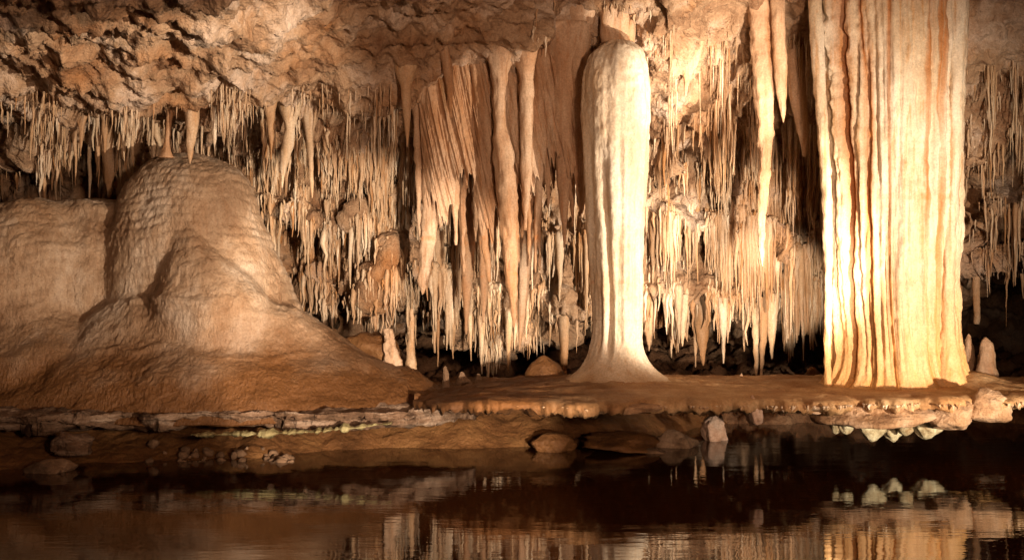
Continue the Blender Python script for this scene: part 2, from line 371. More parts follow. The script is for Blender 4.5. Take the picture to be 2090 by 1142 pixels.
# ------------------------------------------------------------------ flowstone mounds at left
def lathe(px, d, prof, ydepth=1.0, n=72, base_py=None):
    """prof: (row, half width in photo pixels) from the top down; a solid of revolution squashed in depth"""
    prof = sorted(prof); y = np.array([p[0] for p in prof], float); yy = np.linspace(y[0], y[-1], 60)
    r = np.interp(yy, y, [p[1] for p in prof]) * d / FPX
    th = np.linspace(0, 2 * np.pi, n, endpoint=False)
    cxs = px if np.isscalar(px) else np.interp(yy, [p[0] for p in px], [p[1] for p in px])
    X = PX(np.broadcast_to(cxs, yy.shape)[:, None], d) + r[:, None] * np.cos(th); Yv = d + r[:, None] * ydepth * np.sin(th)
    Zv = np.broadcast_to(PZ(yy, d)[:, None], X.shape)
    return tube(np.stack([X, Yv, Zv], -1))
main = lathe([(320, 375), (360, 385), (420, 380), (530, 392), (640, 405), (830, 410)], 10.9, [(317, 6), (324, 44), (338, 78), (362, 110), (395, 132), (450, 153), (500, 168), (545, 182), (600, 196), (640, 208), (830, 250)], 0.72)
lobe = lathe([(462, 376), (520, 396), (600, 430), (700, 440)], 10.36, [(462, 2), (472, 15), (500, 40), (540, 72), (585, 104), (612, 122), (640, 128), (720, 132), (830, 140)], 0.8)
ldome = lathe([(400, 70), (600, 30)], 10.8, [(400, 6), (406, 40), (418, 72), (440, 100), (470, 124), (510, 148), (570, 168), (640, 180), (830, 200)], 0.8)
shldr = lathe(190, 11.05, [(402, 8), (407, 60), (425, 96), (480, 120), (600, 160), (830, 190)], 0.8)
skirt = lathe([(600, 400), (690, 410), (830, 405)], 10.6, [(604, 110), (616, 196), (640, 228), (668, 258), (690, 288), (712, 326), (735, 378), (765, 436), (805, 516), (840, 540)], 0.50)
skirt2 = lathe(30, 10.6, [(560, 10), (590, 70), (620, 130), (660, 200), (700, 270), (716, 300), (722, 318), (770, 350), (830, 390)], 0.50)
V, F = join([main, lobe, ldome, shldr, skirt, skirt2])
V, Nn, Fq = remesh(V, F, 0.016, 45)
V = V + Nn * (0.055 * fbm(V * 1.6, 3))[:, None]
rightside = np.clip((V[:, 0] - PX(500, 10.9)) / 0.25, 0, 1) * np.clip((V[:, 2] - 1.2) / .2, 0, 1)
upper = np.clip((V[:, 2] - 0.9) / 0.5, 0, 1)
vary = np.clip(.55 + .9 * fbm(V * 1.4 + 9, 2), .1, 1.3); tex = vary * (0.007 * fbm(V * np.array([9, 9, 12.0]), 2) + 0.008 * fbm(V * np.array([30, 30, 14.0]), 2)) + upper * 0.007 * ridged(V * np.array([17, 17, 5.0]), 2) + (1 - upper) * 0.006 * fbm(V * 22, 2)
tex += upper * vary * 0.022 * (np.abs(np.sin(V[:, 2] * 33 + 4.0 * fbm(V * np.array([1.3, 1.3, .6]), 2))) ** 0.6 - 0.6) * (0.7 + 0.6 * rightside)
rim = lambda z0, w_: np.exp(-((V[:, 2] - z0 - 0.16 * fbm(V * np.array([1.1, 1.1, 0.1]) + 3, 3)) / w_) ** 2)
tex += 0.030 * rim(0.90, 0.03) * (V[:, 0] < PX(650, 10)) * vary + 0.03 * vary * rim(1.35, 0.035) * (V[:, 0] < PX(610, 10)) * (V[:, 0] > PX(250, 10))
V = V + Nn * tex[:, None]
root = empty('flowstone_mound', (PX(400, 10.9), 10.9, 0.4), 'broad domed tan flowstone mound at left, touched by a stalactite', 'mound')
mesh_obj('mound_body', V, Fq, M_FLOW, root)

# small broken stub and hollow on the right flank of the mound
def rock(name, c, size, mat, seed, parent=None, nz=1.0, lump=0.45, freq=1.0, sub=4):
    bm = bmesh.new(); bmesh.ops.create_icosphere(bm, subdivisions=sub, radius=1.0)
    v = np.array([x.co[:] for x in bm.verts]); fc = np.array([[l.index for l in q.verts] for q in bm.faces]); bm.free()
    r3 = np.random.default_rng(int(seed * 97) + 1); pl = r3.normal(size=(9, 3)); pl /= np.linalg.norm(pl, axis=1)[:, None]; pd = r3.uniform(.55, .95, 9)
    cutr = np.min(np.where(v @ pl.T > 1e-3, pd[None] / np.maximum(v @ pl.T, 1e-3), 9), axis=1)
    m = np.minimum(1, cutr) * (1 + lump * .6 * fbm(v * 0.9 * freq + seed * 5.1, 3)) + 0.14 * lump * ridged(v * 2.6 * freq + seed, 3)
    q = v * m[:, None]; q[:, 2] = np.where(q[:, 2] < -0.55, -0.55 + 0.25 * (q[:, 2] + 0.55), q[:, 2])
    return mesh_obj(name, q * np.array(size) + np.array(c), fc, mat, parent)

# ------------------------------------------------------------------ the suspended shelf
def shelf_top(x, y):
    """height of the shelf's upper face"""
    c1 = np.array([PX(1262, 10.0), 10.0]); c2 = np.array([PX(1830, 10.1), 10.1]); c3 = np.array([PX(1985, 10.0), 10.0])
    r1 = np.hypot(x - c1[0], (y - c1[1])); r3 = np.hypot(x - c3[0], (y - c3[1]))
    return 0.555 + 0.10 * np.exp(-(r1 / 0.75) ** 2) + 0.13 * np.exp(-(r3 / 0.34) ** 2) + 0.018 * np.clip((y - 8.8), 0, 2)
nst, nsec = 420, 96
pst = np.linspace(838, 2330, nst)
front_px = [838, 900, 1000, 1150, 1300, 1420, 1600, 1750, 1900, 2050, 2200, 2330]
front_d = np.interp(pst, front_px, [9.55, 9.10, 8.72, 8.62, 8.68, 8.78, 8.85, 8.88, 8.92, 9.05, 9.3, 9.6]) + 0.16 * n1(pst / 55, 3) + 0.07 * n1(pst / 15, 4)
back_d = np.interp(pst, front_px, [9.8, 10.3, 10.8, 11.0, 11.1, 11.1, 11.1, 11.1, 11.1, 11.0, 10.9, 10.6]) + 0.12 * n1(pst / 60, 9)
xw = PX(pst, 9.4)
thick = np.interp(pst, front_px, [.04, .05, .06, .06, .05, .05, .05, .05, .05, .05, .05, .04]) + 0.02 * n1(pst / 25, 12)
sec = np.linspace(0, 1, nsec, endpoint=False)
Sx = np.repeat(xw[:, None], nsec, 1); Sy = np.empty((nst, nsec)); Sz = np.empty((nst, nsec))
nt_ = 56; nb = nsec - nt_
tu = np.linspace(0, 1, nt_) ** 1.0; bu = np.linspace(0, 1, nb + 2)[1:-1]
Sy[:, :nt_] = back_d[:, None] + (front_d - back_d)[:, None] * tu[None, :]
Sz[:, :nt_] = shelf_top(Sx[:, :nt_], Sy[:, :nt_]) - 0.03 * (np.clip((tu[None, :] - 0.93) / 0.07, 0, 1)) ** 2 + np.interp(pst, [838, 900, 1000, 1200], [-.10, -.05, 0.0, 0.0])[:, None]
Sy[:, nt_:] = front_d[:, None] + (back_d - front_d)[:, None] * bu[None, :] + 0.02
Sz[:, nt_:] = 0.54 - thick[:, None] * (0.55 + 0.7 * np.sin(np.pi * bu[None, :]) ** 0.5)
S = np.stack([Sx, Sy, Sz], -1)
S[..., 2] += 0.012 * fbm(S * np.array([3, 6, 3.0]), 4) + 0.010 * ridged(S * np.array([4, 9, 4.0]), 3)
under = np.zeros((nst, nsec)); under[:, nt_ - 1:] = 1
S[..., 2] -= under * np.clip(0.05 * ridged(S * 5 + 2, 3), -0.03, .08)
S[..., 1] -= 0.03 * fbm(S * 7, 3) * (np.abs(np.arange(nsec) - nt_) < 12)[None, :]
table = empty('suspended_rock_shelf', (PX(1500, 9.8), 9.8, 0.4), 'thin tan rock shelf hanging above the lake under the two columns', 'rock shelf')
V, F = tube(S)
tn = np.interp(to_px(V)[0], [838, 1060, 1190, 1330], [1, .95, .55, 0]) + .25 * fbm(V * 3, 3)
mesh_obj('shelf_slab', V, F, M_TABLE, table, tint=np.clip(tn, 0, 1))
def under_rock(px0, px1, py0, py1, d, seed, mat=M_UNDER, depth=0.7, tilt=0.0, name='underside_block'):
    c = P((px0 + px1) / 2, (py0 + py1) / 2, d); sx = (px1 - px0) / 2 * d / FPX; sz = (py1 - py0) / 2 * d / FPX
    return rock(name, c + np.array([0, 0.0, 0]), (sx * 1.15, sx * depth + .08, sz * 1.35), mat, seed, table, lump=0.38, freq=1.6)
under_rock(1690, 1880, 815, 872, 9.15, 1); under_rock(1900, 1990, 812, 884, 9.1, 2); under_rock(1975, 2050, 806, 866, 9.15, 3)
under_rock(1780, 1930, 812, 862, 9.4, 4); under_rock(1525, 1552, 822, 868, 9.0, 5, M_PINK); under_rock(1560, 1700, 815, 842, 9.2, 6, depth=1.1)
under_rock(1140, 1345, 815, 840, 9.0, 8, depth=0.6)
# pale pool-calcite pendants below the shelf's right half
def pendant(rows, d, seed, depth=0.8):
    d += 0.16; yl, ll, rl = max(rows); ml, wl = (ll + rl) / 2, (rl - ll) / 2
    rows = rows + [(yl + wl * .3, ml - wl * .75, ml + wl * .75), (yl + wl * .5, ml - wl * .15, ml + wl * .15)]
    G_ = outline(rows, d, 30, 20, depth, 0.5, 14, 0.16, 4, seed, 0.012)
    V, F = tube(G_); return mesh_obj('calcite_pendant', V, F, M_CRYS, table)
for i, (rows, d) in enumerate([
    ([(825, 1690, 1716), (850, 1690, 1724), (868, 1694, 1722), (882, 1700, 1712)], 9.05),
    ([(830, 1710, 1738), (858, 1710, 1744), (872, 1713, 1742), (882, 1720, 1736)], 9.0),
    ([(830, 1748, 1786), (862, 1744, 1802), (880, 1754, 1800), (892, 1766, 1792), (898, 1774, 1786)], 8.98),
    ([(840, 1766, 1782), (858, 1766, 1781), (868, 1768, 1778)], 8.86),
    ([(840, 1782, 1812), (868, 1790, 1838), (884, 1802, 1838), (898, 1816, 1832)], 9.15),
    ([(835, 1828, 1864), (858, 1828, 1866), (875, 1832, 1862), (884, 1838, 1856)], 8.98),
    ([(840, 1852, 1905), (872, 1862, 1912), (890, 1878, 1902)], 9.2),
    ([(840, 1890, 1935), (868, 1885, 1928), (884, 1890, 1912)], 9.25)]):
    pendant(rows, d, i * 1.7 + .4)

# small drips along the shelf's front rim
def straw_batch(roots, lens, rads, sides=5, segs=5, bend=0.02, taper=None, tint=None, wob=0.12, seed=1, jit=0.25):
    n = len(roots); r2 = np.random.default_rng(seed)
    t = np.linspace(0, 1, segs) ** 1.25
    th = np.linspace(0, 2 * np.pi, sides, endpoint=False)
    tp = r2.uniform(0.7, 1.25, n) if taper is None else taper
    prof = (1 - t[None, :] ** tp[:, None] * 0.9); prof[:, -1] = 0.12
    prof = prof * (1 + wob * r2.normal(size=(n, segs)))
    prof[:, 0] *= 0.4
    R = rads[:, None] * np.maximum(prof, 0.08)
    bx = (r2.normal(size=(n, 1)) * bend) * lens[:, None] * t[None, :] ** 1.5 + r2.normal(size=(n, segs)) * rads[:, None] * jit
    by = (r2.normal(size=(n, 1)) * bend) * lens[:, None] * t[None, :]
    cx = roots[:, 0][:, None] + bx; cy = roots[:, 1][:, None] + by; cz = roots[:, 2][:, None] - lens[:, None] * t[None, :]
    Vv = np.stack([cx[..., None] + R[..., None] * np.cos(th), cy[..., None] + R[..., None] * np.sin(th), np.broadcast_to(cz[..., None], (n, segs, sides))], -1)
    f0 = grid_faces(segs, sides, True)
    F = (f0[None] + (np.arange(n) * segs * sides)[:, None, None]).reshape(-1, 4)
    tn = None if tint is None else np.repeat(tint, segs * sides)
    return Vv.reshape(-1, 3), F, tn
nd = 300
ii = np.where(rng.random(nd) < .85, rng.integers(int(nst * .36), nst - 4, nd), rng.integers(int(nst * .08), nst - 4, nd)); rt = np.stack([xw[ii], front_d[ii] + rng.uniform(-.02, .10, nd), np.full(nd, 0.525)], -1)
V, F, tn = straw_batch(rt, rng.uniform(.01, .05, nd) * np.interp(pst[ii], [838, 1380, 1500, 2330], [.35, .5, 1, 1]), rng.uniform(.008, .022, nd), 6, 4, .1, tint=rng.uniform(0, .8, nd), seed=5)
o = mesh_obj('rim_drips', V, F, M_STRAW, table, tint=tn); o['kind'] = 'stuff'

# ------------------------------------------------------------------ the two great columns
def column_mesh(rows, d, nseg, nside, depth, disp, seed=0.0):
    G_ = outline(rows, d, nseg, nside, depth, 0.0, seed=seed)
    ctr = G_.mean(1, keepdims=True); rad = G_ - ctr; rad[..., 2] = 0
    rn = rad / (np.linalg.norm(rad, axis=-1, keepdims=True) + 1e-9)
    th = np.arctan2(rn[..., 1], rn[..., 0])
    dd, tn = disp(G_, th, G_[..., 2])
    return G_ + rn * dd[..., None], tn
root = empty('smooth_column', (PX(1262, 10.0), 10.0, 0.55), 'smooth cream column, thick at top and flared at its foot', 'column')
rows = [(83, 1252, 1278), (87, 1238, 1290), (94, 1224, 1302), (104, 1212, 1311), (118, 1202, 1318), (138, 1194, 1323), (165, 1188, 1327), (230, 1187, 1328), (300, 1192, 1324), (400, 1199, 1320), (480, 1204, 1316), (560, 1208, 1312), (640, 1212, 1309),
        (690, 1210, 1308), (712, 1204, 1312), (735, 1194, 1323), (752, 1183, 1336), (768, 1166, 1355), (780, 1138, 1385), (790, 1085, 1435), (800, 1010, 1500)]
def d_smooth(Gm, th, z):
    q = np.stack([np.cos(th), np.sin(th), z * 0.5], -1)
    up = np.clip((z - 0.75) / .3, 0, 1)
    d_ = up * (0.035 * fbm(q * 1.4 + 3, 2) + 0.012 * fbm(np.stack([np.cos(th) * 4.2, np.sin(th) * 4.2, z * 0.30], -1), 2)) + 0.008 * fbm(Gm * np.array([14, 14, 9.0]), 3) + np.clip((z - 2.4) / .8, 0, 1) * 0.010 * np.abs(fbm(Gm * np.array([13, 13, 8.0]), 2))
    a0 = np.radians(-118) + 0.05 * np.sin(z * 2)
    dth = (th - a0 + np.pi) % (2 * np.pi) - np.pi
    d_ -= 0.055 * np.exp(-(dth / 0.13) ** 2) * np.clip((2.9 - z) / .7, 0, 1) * np.clip((z - .75) / .25, 0, 1)
    return d_, None
Gm, _ = column_mesh(rows, 10.0, 260, 150, 0.92, d_smooth)
cut = 206
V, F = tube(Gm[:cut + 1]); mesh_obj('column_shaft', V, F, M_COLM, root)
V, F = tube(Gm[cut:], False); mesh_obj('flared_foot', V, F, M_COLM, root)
hang_neck = outline([(-60, 1205, 1330), (40, 1222, 1300), (80, 1230, 1296), (140, 1236, 1290)], 10.25, 30, 24, .7, .12, 8, .1, 6, 2.2, .01)
V, F = tube(hang_neck); mesh_obj('ceiling_neck', V, F, M_DRAPE, root)

root = empty('fluted_column', (PX(1830, 10.1), 10.1, 0.55), 'wide brightly lit fluted column with orange streaks at right', 'column')
rows = [(-120, 1664, 1978), (0, 1668, 1968), (100, 1672, 1966), (250, 1682, 1958), (400, 1692, 1952), (560, 1698, 1943), (660, 1702, 1946), (720, 1703, 1956), (750, 1701, 1962), (770, 1694, 1974), (785, 1684, 1992), (798, 1664, 2018), (815, 1630, 2050)]
gr_ = np.random.default_rng(21); grooves = [(-170, .05, .05, 0), (-157, .09, .09, 1)]; a_ = -146.0
while a_ < -12:
    wg = gr_.uniform(.018, .05); grooves.append((a_, wg, gr_.uniform(.014, .040), int(gr_.random() < .5))); a_ += math.degrees(wg) * gr_.uniform(1.5, 3.2) + 1.5
def d_flute(Gm, th, z):
    d_ = np.zeros_like(th); tn = np.zeros_like(th)
    for i, (a, w_, dep, org) in enumerate(grooves):
        c = math.radians(a) + 0.05 * n1(z * 0.8, 40 + i) + 0.014 * n1(z * 4, 60 + i)
        dth = (th - c + np.pi) % (2 * np.pi) - np.pi
        amt = np.clip(0.85 + 0.8 * n1(z * 0.9, 80 + i), 0.2, 1.3)
        g = np.exp(-(dth / (w_ * 0.75)) ** 2) * amt
        d_ -= 1.2 * dep * g
        if org: tn = np.maximum(tn, np.clip(np.exp(-((dth - 0.02) / (w_ * 1.2)) ** 2) * amt, 0, 1) * 0.95)
    q = np.stack([np.cos(th) * 9, np.sin(th) * 9, z * 0.5], -1)
    d_ += 0.016 * ridged(q, 2) + 0.014 * fbm(q * np.array([2.2, 2.2, 1.5]), 2) + 0.05 * fbm(np.stack([np.cos(th) * 2, np.sin(th) * 2, z * 0.5], -1), 2)
    lft = np.clip((PX(1760, 10) - Gm[..., 0]) / .3, 0, 1) * np.clip((z - 2.3) / 1.0, 0, 1)
    d_ += 0.02 * np.clip(fbm(np.stack([np.cos(th) * 5, np.sin(th) * 5, z * 2.2], -1) + 4, 3), -.4, 1); d_ += (0.010 + 0.035 * lft) * fbm(Gm * np.array([10, 10, 7.0]), 3) + 0.006 * fbm(Gm * np.array([26, 26, 14.0]), 2)
    return d_, tn
Gm, tn = column_mesh(rows, 10.1, 300, 260, 0.62, d_flute)
V, F = tube(Gm); tn = np.concatenate([tn.ravel(), [0, 0]])
mesh_obj('column_shaft', V, F, M_RIB, root, tint=tn)
def rib(name, rows, d, seed, depth=1.0, nseg=120, nside=22, mat=M_RIB, parent=root):
    Gr = outline(rows, d, nseg, nside, depth, 0.16, 7, 0.06, 3, seed, 0.010)
    V, F = tube(Gr); return mesh_obj(name, V, F, mat, parent, tint=np.zeros(len(V)))
rib('side_rib', [(-120, 1648, 1676), (0, 1650, 1676), (120, 1656, 1683), (250, 1668, 1690), (400, 1678, 1698), (560, 1684, 1700), (700, 1682, 1697), (800, 1682, 1696)], 9.95, 3.3)
rib('edge_rib', [(-120, 1925, 1990), (0, 1935, 1972), (200, 1930, 1964), (400, 1926, 1956), (560, 1920, 1946), (680, 1918, 1948), (740, 1914, 1962), (775, 1905, 1968), (795, 1890, 1985)], 9.85, 8.2, 1.1)

# ------------------------------------------------------------------ measured stalactites, draperies, stalagmites
def to_ceiling(rows, d, grow=1.25):
    """carry the root of a hanging form up into the rock above it"""
    rows = sorted(rows); y0, l0, r0 = rows[0]
    c = P((l0 + r0) / 2, y0, d); zc = ceiling_above(c[0], c[1], c[2])
    if zc is None: return [(y0 - 40, l0, r0)] + rows
    py = YH - (zc - CAM_H) * FPX / d
    m = (l0 + r0) / 2; h = (r0 - l0) / 2 * grow
    top = [(py - 50, m - h * 2.6, m + h * 2.6), (py + 4, m - h * 1.7, m + h * 1.7)]
    if py + 34 < y0: top.append((py + 30, m - h * 1.1, m + h * 1.1))
    return top + [r for r in rows if r[0] > py + 8]
HERO_N = [0]
def hang(name, rows, d, label, cat='stalactite', mat=None, depth=0.85, nseg=46, nside=18, lump=0.14, flute=0.10, flutef=5, fine=0.008, up=True, group=None):
    HERO_N[0] += 1; sd = HERO_N[0] * 1.37
    rr = to_ceiling(rows, d) if up else rows
    Gr = outline(rr, d, nseg, nside, depth, lump, 8, flute, flutef, sd, fine)
    V, F = tube(Gr); o = mesh_obj(name, V, F, mat or M_STAL); return tag(o, label, cat, group)
DR = 'stalactites and draperies in front of the smooth column'
hang('stalactite', [(255, 1008, 1030), (300, 1006, 1046), (400, 1014, 1056), (480, 1024, 1058), (560, 1030, 1056), (620, 1040, 1055), (670, 1047, 1050)], 10.3, 'largest tapering stalactite left of the smooth column, with orange ring', mat=M_DRAPE, nseg=90, nside=28, lump=.12, fine=.014)
hang('stalactite', [(310, 1132, 1168), (360, 1136, 1166), (420, 1142, 1160), (460, 1147, 1157), (505, 1151, 1153)], 10.4, 'stout pinkish stalactite hanging just left of the smooth column, ending mid height', mat=M_DRAPE)
hang('stalactite', [(320, 1092, 1112), (400, 1092, 1107), (480, 1089, 1098), (556, 1092, 1094)], 10.4, 'slim long stalactite midway between largest stalactite and smooth column', mat=M_DRAPE)
hang('stalactite', [(330, 862, 892), (400, 862, 896), (450, 860, 894), (500, 858, 888), (540, 855, 880), (575, 852, 872), (602, 860, 863)], 10.6, 'rough reddish stalactite with orange ring at the left end of the draperies', mat=M_DRAPE, nseg=80, nside=26, fine=.016)
hang('stalactite', [(172, 817, 839), (200, 819, 839), (240, 823, 838), (275, 828, 835), (300, 830, 832)], 10.2, 'single smooth carrot shaped stalactite high left of the draperies', fine=.002, lump=.05, flute=0.02)
hang('stalactite', [(90, 893, 914), (140, 903, 925), (180, 910, 925), (215, 915, 923), (241, 919, 921)], 10.2, 'slanting smooth stalactite high among the draperies with pale tip', mat=M_DRAPE, fine=.003, lump=.05, flute=.04)
hang('stalactite', [(255, 964, 981), (350, 970, 990), (430, 975, 991), (520, 986, 1001), (575, 996, 1002)], 10.5, 'thin crusted stalactite directly left of the largest stalactite', mat=M_DRAPE, fine=.014)
hang('stalactite', [(430, 936, 972), (520, 940, 968), (600, 944, 962), (682, 950, 953)], 11.5, 'long brown stalactite behind the draperies, left of centre', mat=M_DRAPE)
hang('stalactite', [(420, 974, 1002), (520, 977, 1000), (600, 980, 996), (658, 985, 988)], 11.3, 'long tan stalactite behind the largest stalactite on its left', mat=M_DRAPE)
hang('stalactite', [(430, 1064, 1088), (540, 1060, 1084), (640, 1058, 1074), (715, 1059, 1062)], 11.0, 'dark brown stalactite close right of the largest stalactite tip', mat=M_DRAPE)
hang('drapery', [(90, 952, 976), (150, 960, 984), (200, 968, 993), (260, 978, 1004), (310, 990, 1012), (345, 1000, 1006)], 10.45, 'narrow slanting brown drapery left of the broad smooth drapery', 'drapery', M_DRAPE, .8, 60, 22, .05, .05, 4, .003)
hang('drapery', [(70, 1008, 1042), (140, 1012, 1050), (200, 1020, 1056), (300, 1038, 1070), (400, 1054, 1076), (485, 1064, 1068)], 10.6, 'long slanting brown drapery touching the broad smooth drapery', 'drapery', M_DRAPE, .7, 80, 28, .05, .08, 5, .003)
hang('drapery', [(110, 856, 880), (200, 868, 900), (280, 880, 912), (340, 890, 912), (400, 894, 904), (462, 900, 903)], 10.5, 'slanting brown drapery above the rough reddish stalactite', 'drapery', M_DRAPE, .7, 70, 24, .06, .08, 5, .005)
hang('drapery', [(120, 925, 945), (220, 928, 955), (330, 932, 958), (400, 938, 952), (450, 944, 947)], 10.7, 'straight brown drapery in the middle of the drapery group', 'drapery', M_DRAPE, .7, 60, 22, .06, .08, 5, .008)
def curtain(px0, px1, d0, top, bottom, label, seed, n=170, m=110, lean=0.16):
    pc = np.linspace(px0, px1, n)
    bot = bottom(pc) - 70 * np.abs(n1(pc / 11.0, seed)) - 60 * np.abs(n1(pc / 24.0, seed + 1)) + 45
    edge = np.clip(np.minimum(pc - px0, px1 - pc) / 18, 0, 1)
    v = np.linspace(0, 1, m); y = top + (bot[:, None] - top) * v[None, :]
    fx = pc[:, None] - lean * (y - top)
    fold = ridged(np.stack([fx / 19.0, y / 420.0, np.full_like(y, seed)], -1), 2) + .7 * fbm(np.stack([fx / 50.0, y / 300.0, np.full_like(y, seed + 4)], -1), 2)
    px = pc[:, None] + lean * 0.5 * (y - top) * np.clip(v[None, :], 0, 1) * .6
    dep = d0 - 0.030 * fold * (.5 + .8 * v[None, :]) - 0.05 - 0.02 * ridged(np.stack([fx / 7.0, y / 300.0, np.full_like(y, seed + 9)], -1), 2)
    dep = dep + 0.006 * fbm(np.stack([px / 7, y / 12, y * 0], -1), 3) + (1 - edge[:, None]) * .12
    th = 0.16 * (1 - v[None, :] ** 3) * edge[:, None] + .012
    fr = np.stack([PX(px, dep), dep, PZ(y, d0) + 0 * dep], -1); bk = fr + np.stack([0 * th, th, 0 * th], -1)
    sec = np.concatenate([fr, bk[:, ::-1]], 1)
    V, F = tube(sec); return tag(mesh_obj('drapery', V, F, M_DRAPE), label, 'drapery')
curtain(1048, 1200, 10.44, -20, lambda p: 350 + 40 * np.sin(p / 23.0), 'broad smooth fused drapery against the top of the smooth column', 3.0)
curtain(850, 972, 10.52, 20, lambda p: 390 + 40 * np.sin(p / 17.0), 'wide brown back drapery behind the left slanting draperies', 5.0)
curtain(950, 1075, 10.50, 10, lambda p: 420 + 40 * np.sin(p / 19.0), 'wide brown back drapery behind the largest stalactite', 7.0)
hang('stalactite', [(300, 1170, 1196), (350, 1172, 1198), (400, 1176, 1196), (436, 1186, 1189)], 10.35, 'short bright crusted stalactite touching the left side of the smooth column', mat=M_DRAPE, fine=.012)
hang('stalactite', [(350, 1064, 1086), (400, 1066, 1082), (470, 1070, 1074)], 10.3, 'small pointed stalactite just right of the largest stalactite', mat=M_DRAPE, fine=.01)
hang('stalactite', [(320, 918, 936), (380, 920, 938), (440, 926, 936), (500, 929, 932)], 10.6, 'crusted lit stalactite between reddish stalactite and thin crusted one', mat=M_DRAPE, fine=.014)
for i in range(20):
    px = 852 + i * 17.3 + rng.uniform(-5, 5); y0 = rng.uniform(230, 380); ln_ = rng.uniform(90, 230); w_ = rng.uniform(5, 11)
    hang('stalactite', [(y0, px - w_, px + w_), (y0 + ln_ * .4, px - w_ * .85 + 2, px + w_ * .85 + 2), (y0 + ln_ * .75, px - w_ * .5 + 3, px + w_ * .5 + 3), (y0 + ln_, px + 3, px + 5)], rng.uniform(10.4, 10.95),
         '%s slim crusted stalactite from the left hanging among the brown draperies' % ['first', 'second', 'third', 'fourth', 'fifth', 'sixth', 'seventh', 'eighth', 'ninth', 'tenth', 'eleventh', 'twelfth', 'thirteenth', 'fourteenth', 'fifteenth', 'sixteenth', 'seventeenth', 'eighteenth', 'nineteenth', 'twentieth'][i],
         mat=M_DRAPE, fine=.016, group='crusted stalactites among the draperies')
# above and around the mound
hang('stalactite', [(195, 341, 362), (250, 339, 351), (290, 334, 347), (308, 330, 350), (322, 322, 356)], 10.40, 'slender stalactite joined to the top of the flowstone mound', mat=M_DRAPE)
hang('stalactite', [(195, 378, 411), (250, 379, 406), (290, 380, 398), (318, 383, 392), (336, 387, 389)], 10.18, 'thick pale stalactite whose tip almost meets the mound top')
hang('stalactite', [(190, 428, 446), (250, 431, 444), (285, 434, 441), (312, 437, 438)], 10.2, 'second pale stalactite right of the thick one above the mound')
hang('stalactite', [(180, 446, 462), (230, 447, 456), (272, 450, 452)], 10.15, 'short thin stalactite at the right end of the row above the mound')
hang('stalactite', [(180, 534, 572), (220, 539, 563), (260, 546, 559), (300, 550, 556), (326, 552, 554)], 10.5, 'lone pointed stalactite right of the mound top under the ceiling bulge')
hang('stalactite', [(255, 582, 602), (300, 575, 598), (340, 571, 586), (384, 574, 577)], 10.9, 'leaning brown stalactite right of the lone pointed one')
hang('stalactite', [(275, 625, 640), (330, 629, 641), (380, 633, 640), (405, 636, 638)], 11.1, 'thin pale stalactite in front of the upper straw curtain')
hang('stalactite', [(215, 158, 174), (260, 161, 172), (295, 162, 168), (320, 164, 165)], 10.4, 'pale stalactite hanging over the left shoulder of the mound')
hang('stalactite', [(290, 207, 242), (340, 211, 238), (375, 215, 230), (404, 221, 224)], 11.6, 'thick grey stalactite whose tip nears the dark shoulder left of the mound', lump=.2)
hang('stalactite', [(235, 205, 222), (275, 208, 220), (312, 213, 215)], 10.5, 'short thick stalactite over the dark gap left of the mound')
# right of the smooth column
hang('stalactite', [(-60, 1522, 1580), (60, 1530, 1580), (170, 1538, 1581), (250, 1543, 1580), (330, 1550, 1575), (400, 1546, 1568), (450, 1545, 1562), (500, 1549, 1560), (543, 1555, 1557)], 10.3, 'very long pale ribbon stalactite between the two columns', mat=M_DRAPE, nseg=130, nside=28, depth=.6, lump=.12, flute=.14, flutef=6, fine=.014)
hang('stalactite', [(-60, 1568, 1600), (60, 1574, 1602), (140, 1579, 1606), (190, 1584, 1606), (225, 1592, 1603), (251, 1598, 1600)], 10.2, 'shorter pale stalactite beside the long ribbon stalactite', mat=M_DRAPE, nseg=70, nside=22, flute=.12)
hang('drapery', [(-60, 1584, 1640), (40, 1590, 1636), (120, 1600, 1642), (200, 1612, 1646), (270, 1628, 1650), (320, 1640, 1645)], 10.7, 'dark orange brown drapery tucked against the left side of the fluted column', 'drapery', M_DRAPE, .7, 70, 28, .08, .12, 7, .006)
hang('stalactite', [(120, 1392, 1416), (150, 1394, 1412), (180, 1396, 1404), (196, 1398, 1400)], 10.5, 'flat pale stalactite below the white ceiling mass between the columns', depth=.4)
